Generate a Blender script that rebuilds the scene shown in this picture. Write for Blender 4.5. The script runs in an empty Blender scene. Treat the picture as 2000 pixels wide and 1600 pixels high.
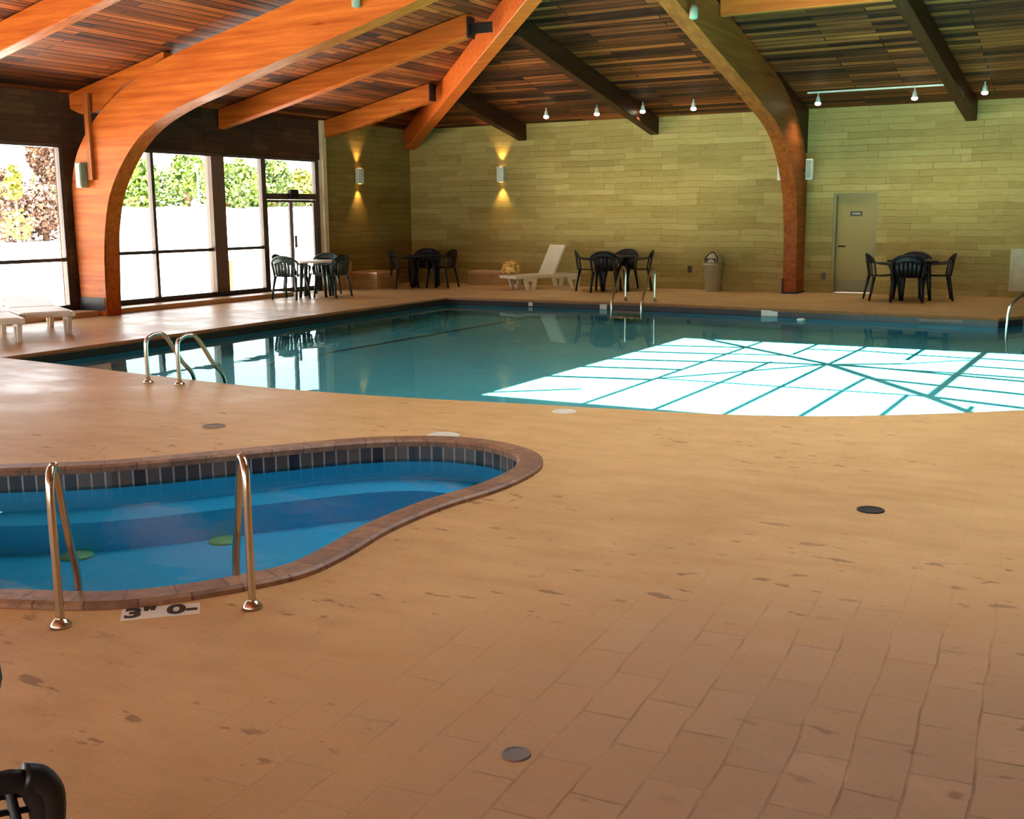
import bpy, bmesh, math, random
from mathutils import Vector, Matrix, noise
random.seed(7)
C = bpy.context.scene.collection
SC = bpy.context.scene
# ------------------------------------------------------------------ camera
cam_d = bpy.data.cameras.new('camera'); cam = bpy.data.objects.new('camera', cam_d); C.objects.link(cam)
yaw, pitch, roll = .5095, .1729, -.0082
c_, s_ = math.cos(yaw), math.sin(yaw); cp, sp = math.cos(pitch), math.sin(pitch)
fwd = Vector((-s_*cp, c_*cp, -sp)); rt = Vector((c_, s_, 0)); up = rt.cross(fwd)
r2 = rt*math.cos(roll)+up*math.sin(roll); u2 = up*math.cos(roll)-rt*math.sin(roll)
cam.matrix_world = Matrix(((r2.x, u2.x, -fwd.x, 15.4431), (r2.y, u2.y, -fwd.y, -22.7245), (r2.z, u2.z, -fwd.z, 1.6), (0, 0, 0, 1)))
cam_d.sensor_width = 36; cam_d.lens = 2183.1/2000*36; cam_d.clip_end = 500; cam_d.clip_start = .05
SC.camera = cam
# ------------------------------------------------------------------ world, sun, exposure
w = bpy.data.worlds.new('sky'); SC.world = w; w.use_nodes = True
bg = w.node_tree.nodes['Background']; bg.inputs[0].default_value = (.92, .96, 1, 1); bg.inputs[1].default_value = 3.0
sun_d = bpy.data.lights.new('sun', 'SUN'); sun = bpy.data.objects.new('sun', sun_d); C.objects.link(sun)
sun_d.energy = 62; sun_d.angle = .004; sun_d.color = (1, .95, .86)
sun.rotation_euler = Vector((-.75, 3.85, -6.18)).to_track_quat('-Z', 'Y').to_euler(); sun.location = (14, -30, 30)
vs = SC.view_settings
SC.display_settings.display_device = 'sRGB'
vs.view_transform = 'Standard'; vs.look = 'None'; vs.gamma = 1; vs.use_curve_mapping = False; vs.exposure = .8
cy = SC.cycles
cy.use_denoising = True; cy.max_bounces = 8; cy.diffuse_bounces = 5; cy.glossy_bounces = 4; cy.transparent_max_bounces = 12
cy.sample_clamp_indirect = 8; cy.caustics_reflective = False; cy.caustics_refractive = False

# ------------------------------------------------------------------ materials
def srgb(r, g, b):
    f = lambda v: (v/255/12.92) if v <= 10 else ((v/255+.055)/1.055)**2.4
    return (f(r), f(g), f(b), 1)
class NT:
    def __init__(s, name):
        s.m = bpy.data.materials.new(name); s.m.use_nodes = True; s.n = s.m.node_tree.nodes; s.l = s.m.node_tree.links
        s.b = s.n['Principled BSDF']; s.o = s.n['Material Output']
    def node(s, t, **k):
        n = s.n.new(t)
        for a, v in k.items():
            if a.startswith('i_'): n.inputs[a[2:].replace('_', ' ')].default_value = v
            else: setattr(n, a, v)
        return n
    def link(s, a, b): s.l.new(a, b)
    def pos(s, scale=(1, 1, 1), rot=(0, 0, 0), space='Position'):
        g = s.node('ShaderNodeNewGeometry') if space == 'Position' else s.node('ShaderNodeTexCoord')
        m = s.node('ShaderNodeMapping'); m.inputs['Scale'].default_value = scale; m.inputs['Rotation'].default_value = rot
        s.link(g.outputs[space], m.inputs['Vector']); return m.outputs[0]
    def noise(s, vec, scale, detail=4, rough=.55, out='Fac'):
        n = s.node('ShaderNodeTexNoise'); n.inputs['Scale'].default_value = scale; n.inputs['Detail'].default_value = detail
        n.inputs['Roughness'].default_value = rough; s.link(vec, n.inputs['Vector']); return n.outputs[out]
    def ramp(s, fac, stops):
        r = s.node('ShaderNodeValToRGB'); e = r.color_ramp.elements
        while len(e) < len(stops): e.new(.5)
        for q, (p, c) in zip(e, stops): q.position = p; q.color = c if len(c) == 4 else (*c, 1)
        s.link(fac, r.inputs[0]); return r.outputs[0]
    def mix(s, fac, a, b, mode='MIX'):
        m = s.node('ShaderNodeMix', data_type='RGBA', blend_type=mode)
        for v, i in ((fac, 0), (a, 6), (b, 7)):
            if hasattr(v, 'links'): s.link(v, m.inputs[i])
            else: m.inputs[i].default_value = v
        return m.outputs[2]
    def math(s, op, a, b=0, c=0, clamp=False):
        m = s.node('ShaderNodeMath', operation=op, use_clamp=clamp)
        for v, i in ((a, 0), (b, 1), (c, 2)):
            if hasattr(v, 'links'): s.link(v, m.inputs[i])
            else: m.inputs[i].default_value = v
        return m.outputs[0]
    def bump(s, h, strength=.3, dist=.01):
        b = s.node('ShaderNodeBump'); b.inputs['Strength'].default_value = strength; b.inputs['Distance'].default_value = dist
        s.link(h, b.inputs['Height']); s.link(b.outputs[0], s.b.inputs['Normal']); return b
def simple(name, col, rough=.5, metal=0, nscale=6, var=.12, bump=0, emit=None, es=0, spec=.5):
    t = NT(name); v = t.pos()
    n = t.noise(v, nscale)
    a = tuple(x*(1-var) for x in col[:3])+(1,); b = tuple(min(1, x*(1+var)) for x in col[:3])+(1,)
    t.link(t.ramp(n, [(.3, a), (.7, b)]), t.b.inputs['Base Color'])
    t.b.inputs['Roughness'].default_value = rough; t.b.inputs['Metallic'].default_value = metal
    t.b.inputs['Specular IOR Level'].default_value = spec
    if bump: t.bump(t.noise(v, nscale*6), bump, .005)
    if emit: t.b.inputs['Emission Color'].default_value = emit; t.b.inputs['Emission Strength'].default_value = es
    return t.m
def beam_mat(name, axis, c1, c2, rough=.42):
    # long grain streaks along the beam: axis 0=x 1=y 2=z 3=diagonal hip
    t = NT(name); sc = {0: (.5, 9, 9), 1: (9, .5, 9), 2: (9, 9, .5), 3: (.5, 9, 9)}[axis]
    v = t.pos(sc, (0, 0, math.radians(45) if axis == 3 else 0)); v0 = t.pos()
    n = t.noise(v, 1.6, 6, .6); n2 = t.noise(v0, 1.1, 3)
    col = t.ramp(n, [(.25, c1), (.75, c2)])
    knots = t.ramp(t.noise(t.pos(tuple(x*.35+.6 for x in sc)), 2.3, 2), [(.25, (.55, .45, .4, 1)), (.31, (1, 1, 1, 1))])
    col = t.mix(1, col, knots, 'MULTIPLY')
    col = t.mix(t.math('MULTIPLY', n2, .35), col, c1)
    t.link(col, t.b.inputs['Base Color']); t.b.inputs['Roughness'].default_value = rough; t.b.inputs['Specular IOR Level'].default_value = .1
    t.bump(n, .12, .01); return t.m
def plank_mat(name, along_x, c_dark, c_mid, c_hi, row=.14):
    t = NT(name); v = t.pos()
    sx = t.node('ShaderNodeSeparateXYZ'); t.link(v, sx.inputs[0])
    cx = t.node('ShaderNodeCombineXYZ')
    a, b = ('X', 'Y') if along_x else ('Y', 'X')
    t.link(sx.outputs[a], cx.inputs[0]); t.link(sx.outputs[b], cx.inputs[1])
    br = t.node('ShaderNodeTexBrick'); t.link(cx.outputs[0], br.inputs['Vector'])
    br.offset = .37; br.squash = 1
    for k, x in {'Scale': 1, 'Mortar Size': .012, 'Mortar Smooth': .25, 'Bias': 0, 'Brick Width': 2.3, 'Row Height': row}.items(): br.inputs[k].default_value = x
    br.inputs['Color1'].default_value = (0, 0, 0, 1); br.inputs['Color2'].default_value = (1, 1, 1, 1); br.inputs['Mortar'].default_value = (.5, .5, .5, 1)
    st = t.node('ShaderNodeMapping'); st.inputs['Scale'].default_value = (.35, 14, 1); t.link(cx.outputs[0], st.inputs['Vector'])
    n = t.noise(st.outputs[0], 1.3, 6, .65)
    st2 = t.node('ShaderNodeMapping'); st2.inputs['Scale'].default_value = (.12, 2.2, 1); t.link(cx.outputs[0], st2.inputs['Vector'])
    n2 = t.noise(st2.outputs[0], 1.7, 3, .5)
    f = t.math('ADD', t.math('MULTIPLY', br.outputs['Color'], .3), t.math('ADD', t.math('MULTIPLY', n, .75), t.math('MULTIPLY', n2, .45)))
    f = t.math('SUBTRACT', t.math('MULTIPLY', f, 1.25), .47)
    col = t.ramp(f, [(.28, c_dark), (.52, c_mid), (.82, c_hi)])
    col = t.mix(t.math('MULTIPLY', br.outputs['Fac'], .92), col, (.006, .004, .003, 1))
    t.link(col, t.b.inputs['Base Color']); t.b.inputs['Roughness'].default_value = .6; t.b.inputs['Specular IOR Level'].default_value = .2
    h = t.math('SUBTRACT', t.math('MULTIPLY', n, .3), br.outputs['Fac']); t.bump(h, .6, .02)
    return t.m
def stone_mat(name, horiz, cols, mortar, row=.125, width=.85, dark_n=1.0):
    t = NT(name); v = t.pos(); sx = t.node('ShaderNodeSeparateXYZ'); t.link(v, sx.inputs[0]); cx = t.node('ShaderNodeCombineXYZ')
    if horiz == 'XY': hsum = t.math('ADD', sx.outputs['X'], sx.outputs['Y']); t.link(hsum, cx.inputs[0])
    else: t.link(sx.outputs[horiz], cx.inputs[0])
    wob = t.math('MULTIPLY', t.math('SUBTRACT', t.noise(v, .9, 2), .5), .10)
    t.link(t.math('ADD', sx.outputs['Z'], wob), cx.inputs[1])
    def brick(w_, r_, off, ms):
        br = t.node('ShaderNodeTexBrick'); t.link(cx.outputs[0], br.inputs['Vector']); br.offset = off; br.offset_frequency = 2; br.squash = 1.6; br.squash_frequency = 3
        for k, x in {'Scale': 1, 'Mortar Size': ms, 'Mortar Smooth': .4, 'Bias': 0, 'Brick Width': w_, 'Row Height': r_}.items(): br.inputs[k].default_value = x
        br.inputs['Color1'].default_value = (0, 0, 0, 1); br.inputs['Color2'].default_value = (1, 1, 1, 1); br.inputs['Mortar'].default_value = (.5, .5, .5, 1)
        return br
    a = brick(width, row, .43, .005); b = brick(width*1.7, row*2, .31, .004)
    n = t.noise(t.pos((3, 3, 16)), 1.5, 5, .6); big = t.noise(v, .45, 3)
    f = t.math('ADD', t.math('ADD', t.math('MULTIPLY', a.outputs['Color'], .2), t.math('MULTIPLY', b.outputs['Color'], .2)), t.math('ADD', t.math('MULTIPLY', n, .35), t.math('MULTIPLY', big, .3)))
    col = t.ramp(f, [(.2, cols[0]), (.55, cols[1]), (.9, cols[2])])
    mk = t.math('MULTIPLY', a.outputs['Fac'], t.ramp(t.noise(v, 1.3, 2), [(.35, (.15, .15, .15)), (.65, (.8, .8, .8))]))
    col = t.mix(t.math('MULTIPLY', mk, dark_n), col, mortar)
    t.link(col, t.b.inputs['Base Color']); t.b.inputs['Roughness'].default_value = .8; t.b.inputs['Specular IOR Level'].default_value = .2
    t.bump(t.math('SUBTRACT', t.math('ADD', t.math('MULTIPLY', a.outputs['Color'], .4), t.math('MULTIPLY', n, .5)), a.outputs['Fac']), .5, .012)
    return t.m
def deck_mat():
    t = NT('deck_coating'); v = t.pos()
    big = t.noise(v, .55, 4, .6); mid = t.noise(t.pos((1, 2.2, 1)), 2.4, 5, .6); fine = t.noise(v, 55, 3, .7)
    col = t.ramp(t.math('ADD', t.math('MULTIPLY', big, .5), t.math('MULTIPLY', mid, .5)), [(.36, srgb(192, 150, 96)), (.64, srgb(216, 176, 120))])
    # worn corner where the stamped stone below the coating shows
    sx = t.node('ShaderNodeSeparateXYZ'); t.link(v, sx.inputs[0])
    d = t.node('ShaderNodeVectorMath', operation='DISTANCE'); d.inputs[1].default_value = (15.1, -19.9, 0); t.link(v, d.inputs[0])
    worn = t.math('ADD', t.math('MULTIPLY', d.outputs['Value'], -.62), t.math('ADD', 1.35, t.math('MULTIPLY', t.math('SUBTRACT', mid, .5), 1.6)), clamp=True)
    br = t.node('ShaderNodeTexBrick'); br.offset = .5
    wv = t.node('ShaderNodeVectorMath', operation='ADD'); nz = t.noise(v, 2.2, 2, .5, 'Color')
    wsc = t.node('ShaderNodeVectorMath', operation='SCALE'); wsc.inputs['Scale'].default_value = .05; t.link(nz, wsc.inputs[0])
    rot = t.node('ShaderNodeMapping'); rot.inputs['Rotation'].default_value = (0, 0, math.radians(86)); t.link(v, rot.inputs['Vector'])
    t.link(rot.outputs[0], wv.inputs[0]); t.link(wsc.outputs[0], wv.inputs[1]); t.link(wv.outputs[0], br.inputs['Vector'])
    for k, x in {'Scale': 1, 'Mortar Size': .006, 'Mortar Smooth': .6, 'Brick Width': .34, 'Row Height': .17}.items(): br.inputs[k].default_value = x
    br.inputs['Color1'].default_value = (0, 0, 0, 1); br.inputs['Color2'].default_value = (1, 1, 1, 1); br.inputs['Mortar'].default_value = (.3, .3, .3, 1)
    wcol = t.ramp(t.math('ADD', t.math('MULTIPLY', br.outputs['Color'], .22), t.math('MULTIPLY', mid, .78)), [(.25, srgb(160, 128, 94)), (.75, srgb(182, 150, 112))])
    patchy = t.ramp(t.noise(v, 3.5, 3), [(.4, (0, 0, 0)), (.62, (1, 1, 1))])
    wcol = t.mix(t.math('MULTIPLY', t.math('MULTIPLY', br.outputs['Fac'], .55), patchy), wcol, srgb(92, 62, 40))
    col = t.mix(worn, col, wcol)
    # faint joints and scuff marks elsewhere
    scuff = t.ramp(t.noise(t.pos((5, 11, 5), (0, 0, .5)), 1.1, 4, .55), [(.62, (0, 0, 0)), (.67, (1, 1, 1))])
    zone = t.ramp(t.noise(v, .7, 2), [(.46, (0, 0, 0)), (.56, (1, 1, 1))])
    col = t.mix(t.math('MULTIPLY', t.math('MULTIPLY', scuff, zone), .6), col, srgb(110, 78, 48))
    col = t.mix(t.math('MULTIPLY', t.math('MULTIPLY', br.outputs['Fac'], .10), patchy), col, srgb(120, 84, 50))
    grain = t.ramp(fine, [(.3, (.9, .9, .9)), (.7, (1.0, 1.0, 1.0))]); col = t.mix(1, col, grain, 'MULTIPLY')
    t.link(col, t.b.inputs['Base Color'])
    # wet film near the windows
    wet = t.math('ADD', t.math('MULTIPLY', sx.outputs['X'], -.16), t.math('ADD', 1.75, t.math('MULTIPLY', t.math('SUBTRACT', big, .5), 1.5)), clamp=True)
    pud = t.ramp(t.noise(t.pos((1, 1.3, 1)), 1.1, 5, .6), [(.42, (0, 0, 0)), (.66, (1, 1, 1))])
    wetp = t.math('MULTIPLY', wet, pud)
    r = t.math('SUBTRACT', t.math('SUBTRACT', .55, t.math('MULTIPLY', wet, .14)), t.math('MULTIPLY', wetp, .13)); t.link(r, t.b.inputs['Roughness'])
    t.link(t.math('ADD', .15, t.math('MULTIPLY', wetp, .24)), t.b.inputs['Specular IOR Level'])
    st = t.noise(t.pos((2.2, 2.2, 1), (0, 0, .5)), 3.5, 4, .55)
    h = t.math('ADD', t.math('MULTIPLY', st, .5), t.math('ADD', t.math('MULTIPLY', fine, .06), t.math('MULTIPLY', t.math('MULTIPLY', br.outputs['Fac'], worn), -.25)))
    t.bump(h, .45, .014)
    return t.m
def water_mat(name, tint, wave, wscale, rough=.0, ior=1.17, gc=(.5, .78, .82, 1)):
    t = NT(name); t.n.remove(t.b)
    # the sheet reflects the same from both sides (the light is not bent inside it)
    fr = t.node('ShaderNodeFresnel'); geo = t.node('ShaderNodeNewGeometry')
    t.link(t.math('ADD', ior, t.math('MULTIPLY', geo.outputs['Backfacing'], 1/ior-ior)), fr.inputs['IOR'])
    tr = t.node('ShaderNodeBsdfTransparent'); tr.inputs[0].default_value = tint
    gl = t.node('ShaderNodeBsdfGlossy'); gl.inputs['Roughness'].default_value = rough; gl.inputs['Color'].default_value = gc
    mx = t.node('ShaderNodeMixShader'); t.link(fr.outputs[0], mx.inputs[0]); t.link(tr.outputs[0], mx.inputs[1]); t.link(gl.outputs[0], mx.inputs[2])
    t.link(mx.outputs[0], t.o.inputs['Surface'])
    n = t.noise(t.pos(), wscale, 2, .4); b = t.node('ShaderNodeBump'); b.inputs['Strength'].default_value = 1; b.inputs['Distance'].default_value = wave
    t.link(n, b.inputs['Height']); t.link(b.outputs[0], fr.inputs['Normal']); t.link(b.outputs[0], gl.inputs['Normal'])
    return t.m
def glass_mat(name, tint=(1, 1, 1, 1)):
    t = NT(name); t.n.remove(t.b)
    fr = t.node('ShaderNodeFresnel'); fr.inputs['IOR'].default_value = 1.2
    tr = t.node('ShaderNodeBsdfTransparent'); tr.inputs[0].default_value = tint
    gl = t.node('ShaderNodeBsdfGlossy'); gl.inputs['Roughness'].default_value = 0
    mx = t.node('ShaderNodeMixShader'); t.link(fr.outputs[0], mx.inputs[0]); t.link(tr.outputs[0], mx.inputs[1]); t.link(gl.outputs[0], mx.inputs[2])
    t.link(mx.outputs[0], t.o.inputs['Surface']); return t.m
def plaster_mat(name, c1, c2, scale=1.2):
    t = NT(name); n = t.noise(t.pos(), scale, 4); t.link(t.ramp(n, [(.3, c1), (.7, c2)]), t.b.inputs['Base Color']); t.b.inputs['Roughness'].default_value = .7
    return t.m
def tile_mat():
    t = NT('spa_tile'); uv = t.node('ShaderNodeTexCoord'); br = t.node('ShaderNodeTexBrick'); t.link(uv.outputs['UV'], br.inputs['Vector']); br.offset = 0
    for k, x in {'Scale': 1, 'Mortar Size': .006, 'Mortar Smooth': .1, 'Brick Width': .085, 'Row Height': .4}.items(): br.inputs[k].default_value = x
    br.inputs['Color1'].default_value = srgb(38, 34, 42); br.inputs['Color2'].default_value = srgb(96, 84, 74); br.inputs['Mortar'].default_value = srgb(150, 140, 130)
    t.link(br.outputs['Color'], t.b.inputs['Base Color']); t.b.inputs['Roughness'].default_value = .25; return t.m
def coping_mat():
    t = NT('coping_stone'); uv = t.node('ShaderNodeTexCoord'); br = t.node('ShaderNodeTexBrick'); t.link(uv.outputs['UV'], br.inputs['Vector']); br.offset = 0
    for k, x in {'Scale': 1, 'Mortar Size': .006, 'Mortar Smooth': .3, 'Brick Width': .22, 'Row Height': 2}.items(): br.inputs[k].default_value = x
    br.inputs['Color1'].default_value = srgb(128, 90, 62); br.inputs['Color2'].default_value = srgb(160, 120, 84); br.inputs['Mortar'].default_value = srgb(90, 66, 48)
    n = t.noise(t.pos(), 14, 5, .65)
    col = t.mix(t.ramp(n, [(.42, (0, 0, 0)), (.62, (.6, .6, .6))]), br.outputs['Color'], srgb(92, 62, 48))
    t.link(col, t.b.inputs['Base Color']); t.b.inputs['Roughness'].default_value = .5; t.bump(n, .5, .01); return t.m

M = {}
M['deck'] = deck_mat()
M['beam_x'] = beam_mat('beam_timber_x', 0, srgb(150, 66, 22), srgb(214, 120, 46))
M['beam_y'] = beam_mat('beam_timber_y', 1, srgb(116, 54, 24), srgb(176, 98, 42))
M['beam_h'] = beam_mat('beam_timber_hip', 3, srgb(168, 70, 24), srgb(232, 122, 46))
M['beam_d'] = beam_mat('shade_toned_timber', 1, srgb(44, 24, 14), srgb(80, 44, 22))  # same timber, with the back-slope rafters' shade painted in as a darker tone
M['beam_z'] = beam_mat('post_timber', 2, srgb(120, 60, 30), srgb(180, 105, 50))
M['plank_x'] = plank_mat('ceiling_boards_x', True, srgb(34, 16, 8), srgb(108, 54, 24), srgb(190, 108, 46), .15)
M['plank_y'] = plank_mat('ceiling_boards_y', False, srgb(40, 18, 8), srgb(136, 66, 26), srgb(206, 114, 46), .15)
M['stone_b'] = stone_mat('back_wall_ashlar', 'X', (srgb(130, 110, 56), srgb(166, 148, 86), srgb(192, 176, 112)), srgb(92, 76, 38))
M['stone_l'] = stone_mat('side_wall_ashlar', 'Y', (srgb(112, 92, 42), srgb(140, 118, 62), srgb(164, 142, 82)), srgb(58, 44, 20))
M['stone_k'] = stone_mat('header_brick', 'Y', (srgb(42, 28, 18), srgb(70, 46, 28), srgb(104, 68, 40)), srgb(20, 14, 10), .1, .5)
M['wood_wall'] = simple('dark_wood_wall', srgb(86, 50, 26), .6)
M['stone_p'] = stone_mat('planter_ashlar', 'XY', (srgb(160, 128, 84), srgb(196, 164, 112), srgb(216, 186, 134)), srgb(120, 90, 56), .22, .5)
M['frame'] = simple('window_frame_bronze', srgb(74, 60, 52), .4, .3)
M['mull'] = simple('timber_mullion', srgb(104, 78, 62), .6)
M['jamb'] = simple('painted_jamb', srgb(214, 196, 152), .6)
M['ledge'] = simple('ledge_concrete', srgb(212, 176, 128), .35, 0, 4, .1, .2)
M['glass'] = glass_mat('window_glass')
M['pool_f'] = plaster_mat('pool_plaster', (.07, .38, .43, 1), (.085, .43, .48, 1))
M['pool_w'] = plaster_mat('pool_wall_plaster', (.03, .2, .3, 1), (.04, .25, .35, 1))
M['pool_line'] = simple('pool_lane_tile', srgb(30, 60, 46), .4)
M['pool_tile'] = simple('pool_rim_tile', srgb(44, 36, 34), .35, 0, 20, .4)
M['nose'] = simple('pool_coping_nose', srgb(150, 108, 68), .5)
M['spa_f'] = plaster_mat('spa_plaster', (.012, .36, .58, 1), (.02, .42, .66, 1))
M['spa_b'] = plaster_mat('spa_bench_plaster', (.03, .40, .64, 1), (.04, .44, .68, 1))
M['spa_tile'] = tile_mat(); M['coping'] = coping_mat()
M['water'] = water_mat('pool_water', (.80, .97, .98, 1), .0022, 1.6)
M['spa_water'] = water_mat('spa_water', (.6, .9, .98, 1), .004, 3.0, 0, 1.2, (.35, .6, .7, 1))
M['steel'] = simple('stainless_steel', srgb(200, 190, 170), .18, 1, 5, .06)
M['black'] = simple('black_resin', srgb(16, 16, 19), .45, 0, 6, .2, spec=.25)
M['green'] = simple('dark_green_resin', srgb(22, 44, 38), .4, 0, 6, .2)
M['white'] = simple('white_resin', srgb(236, 226, 205), .45, 0, 6, .05)
M['cream'] = simple('aged_white_resin', srgb(214, 204, 176), .45, 0, 6, .06)
M['towel'] = None
M['doorp'] = simple('door_paint', srgb(146, 128, 56), .5, 0, 2, .06)
M['doorf'] = simple('door_frame_paint', srgb(128, 122, 78), .5, 0, 2, .06)
M['sign'] = simple('sign_black', srgb(26, 26, 18), .5)
M['signw'] = simple('sign_letter', srgb(196, 188, 140), .5)
M['bin'] = simple('grey_plastic', srgb(150, 140, 104), .5, 0, 5, .1)
M['lampw'] = simple('lamp_housing_white', srgb(206, 214, 196), .4)
M['lampg'] = simple('lamp_housing_grey', srgb(134, 148, 122), .4)
M['glow'] = simple('lamp_glow', srgb(255, 240, 210), .4, emit=srgb(255, 236, 200), es=9)
M['glow_w'] = simple('sconce_glow', srgb(255, 200, 110), .4, emit=srgb(255, 190, 80), es=5)
M['dark'] = simple('dark_metal', srgb(30, 24, 22), .5, .4)
M['marker'] = simple('marker_tile', srgb(216, 214, 196), .3)
M['ink'] = simple('marker_ink', srgb(18, 16, 16), .4)
M['sdrain'] = simple('spa_drain_cover', srgb(150, 176, 110), .5)
M['drain'] = simple('drain_cover', srgb(40, 30, 34), .4, .3)
M['lid'] = simple('lid_grey', srgb(108, 92, 76), .5)
M['outlet'] = simple('outlet_brown', srgb(78, 50, 34), .5)
M['pave'] = simple('outdoor_concrete', (.7, .69, .66, 1), .8, 0, .2, .05)
M['bark'] = simple('bark', srgb(110, 84, 60), .8)
M['panelw'] = simple('hatch_paint', srgb(186, 180, 140), .5)
def leaf_mat(name, c1, c2):
    t = NT(name); n = t.noise(t.pos(), 1.4, 5, .7); t.link(t.ramp(n, [(.35, c1), (.65, c2)]), t.b.inputs['Base Color']); t.b.inputs['Roughness'].default_value = .7
    return t.m
M['leaf1'] = leaf_mat('leaf_bright', srgb(28, 58, 4), srgb(98, 124, 12))
M['leaf2'] = leaf_mat('leaf_blue_green', srgb(18, 46, 8), srgb(84, 104, 22))
M['leaf3'] = leaf_mat('leaf_copper', srgb(48, 26, 16), srgb(88, 58, 38))
M['leaf4'] = leaf_mat('leaf_yellow', srgb(76, 84, 6), srgb(110, 110, 16))

# ------------------------------------------------------------------ mesh helpers
def link(name, me, m, parent=None):
    o = bpy.data.objects.new(name, me); C.objects.link(o)
    if m is not None:
        for q in (m if isinstance(m, (list, tuple)) else [m]): me.materials.append(q)
    if parent is not None: o.parent = parent
    return o
def obj(name, bm, m, parent=None, smooth=False):
    me = bpy.data.meshes.new(name); bmesh.ops.recalc_face_normals(bm, faces=bm.faces); bm.to_mesh(me); bm.free()
    if smooth:
        for p in me.polygons: p.use_smooth = True
    return link(name, me, m, parent)
def empty(name, loc=(0, 0, 0), rz=0):
    o = bpy.data.objects.new(name, None); C.objects.link(o); o.location = loc; o.rotation_euler = (0, 0, rz); return o
def tag(o, label=None, cat=None, group=None, kind=None):
    if label: o['label'] = label
    if cat: o['category'] = cat
    if group: o['group'] = group
    if kind: o['kind'] = kind
    return o
def thing(name, label, cat, loc=(0, 0, 0), rz=0, group=None): return tag(empty(name, loc, rz), label, cat, group)
def struct(o): o['kind'] = 'structure'; return o
def BM(): return bmesh.new()
def box(bm, x0, x1, y0, y1, z0, z1, bev=0):
    vs_ = [bm.verts.new(p) for p in ((x0, y0, z0), (x1, y0, z0), (x1, y1, z0), (x0, y1, z0), (x0, y0, z1), (x1, y0, z1), (x1, y1, z1), (x0, y1, z1))]
    fs = [bm.faces.new([vs_[i] for i in f]) for f in ((0, 3, 2, 1), (4, 5, 6, 7), (0, 1, 5, 4), (1, 2, 6, 5), (2, 3, 7, 6), (3, 0, 4, 7))]
    if bev:
        es = list({e for f in fs for e in f.edges}); bmesh.ops.bevel(bm, geom=es, offset=bev, segments=2, affect='EDGES', profile=.5)
    return bm
def prism(bm, poly, a, b, axis):
    # poly: 2-D outline; axis 0: (y,z) swept in x; axis 1: (x,z) swept in y; axis 2: (x,y) swept in z
    def P(u, v, t): return {0: (t, u, v), 1: (u, t, v), 2: (u, v, t)}[axis]
    A = [bm.verts.new(P(u, v, a)) for u, v in poly]; B = [bm.verts.new(P(u, v, b)) for u, v in poly]
    n = len(poly)
    bm.faces.new(A); bm.faces.new(B[::-1])
    for i in range(n): bm.faces.new((A[i], A[(i+1) % n], B[(i+1) % n], B[i]))
    return bm
def sweep(bm, pts, ru, rv=None, seg=8, upv=(0, 0, 1), cap=True):
    pts = [Vector(p) for p in pts]; rv = ru if rv is None else rv; rings = []; upv = Vector(upv)
    for i, p in enumerate(pts):
        d = (pts[min(i+1, len(pts)-1)]-pts[max(i-1, 0)]).normalized()
        a = d.cross(upv)
        if a.length < 1e-3: a = d.cross(Vector((1, 0, 0)))
        a.normalize(); b = a.cross(d).normalized()
        fu = ru[i] if isinstance(ru, (list, tuple)) else ru; fv = rv[i] if isinstance(rv, (list, tuple)) else rv
        rings.append([bm.verts.new(p+a*fu*math.cos(2*math.pi*k/seg)+b*fv*math.sin(2*math.pi*k/seg)) for k in range(seg)])
    for r0, r1 in zip(rings[:-1], rings[1:]):
        for k in range(seg): bm.faces.new((r0[k], r0[(k+1) % seg], r1[(k+1) % seg], r1[k]))
    if cap: bm.faces.new(rings[0][::-1]); bm.faces.new(rings[-1])
    return bm
def smooth_pts(pts, n=6, closed=False):
    pts = [Vector(p) for p in pts]; L = len(pts); out = []
    rng = range(L) if closed else range(L-1)
    for i in rng:
        g = (lambda k: pts[k % L]) if closed else (lambda k: pts[max(0, min(L-1, k))])
        p0, p1, p2, p3 = g(i-1), g(i), g(i+1), g(i+2)
        for k in range(n):
            t = k/n; out.append(.5*((2*p1)+(p2-p0)*t+(2*p0-5*p1+4*p2-p3)*t*t+(3*p1-p0-3*p2+p3)*t**3))
    if not closed: out.append(pts[-1])
    return out
def lathe(bm, prof, seg=24, c=(0, 0, 0)):
    rings = [[bm.verts.new((c[0]+r*math.cos(2*math.pi*k/seg), c[1]+r*math.sin(2*math.pi*k/seg), c[2]+z)) for k in range(seg)] for r, z in prof]
    for a, b in zip(rings[:-1], rings[1:]):
        for k in range(seg): bm.faces.new((a[k], a[(k+1) % seg], b[(k+1) % seg], b[k]))
    bm.faces.new(rings[0][::-1]); bm.faces.new(rings[-1]); return bm
def ring_strip(bm, A, za, B, zb, uv=True):
    n = len(A); a = [bm.verts.new((p[0], p[1], za)) for p in A]; b = [bm.verts.new((p[0], p[1], zb)) for p in B]
    l = bm.loops.layers.uv.verify(); s = 0
    for i in range(n):
        j = (i+1) % n; d = (Vector(A[j][:2])-Vector(A[i][:2])).length
        f = bm.faces.new((a[i], a[j], b[j], b[i]))
        for lp, q in zip(f.loops, ((s, 0), (s+d, 0), (s+d, .2), (s, .2))): lp[l].uv = q
        s += d
def fill_loops(bm, loops, z):
    for L in loops:
        v = [bm.verts.new((p[0], p[1], z)) for p in L]
        for i in range(len(v)): bm.edges.new((v[i], v[(i+1) % len(v)]))
    bmesh.ops.triangle_fill(bm, use_beauty=True, edges=bm.edges[:], use_dissolve=False)
def inset(loop, d):
    n = len(loop); out = []
    area = sum(loop[i][0]*loop[(i+1) % n][1]-loop[(i+1) % n][0]*loop[i][1] for i in range(n)); sg = 1 if area > 0 else -1
    for i in range(n):
        p0, p1, p2 = Vector(loop[i-1][:2]), Vector(loop[i][:2]), Vector(loop[(i+1) % n][:2])
        t = (p2-p0).normalized(); nrm = Vector((-t.y, t.x))*sg; out.append(p1+nrm*d)
    return out
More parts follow.
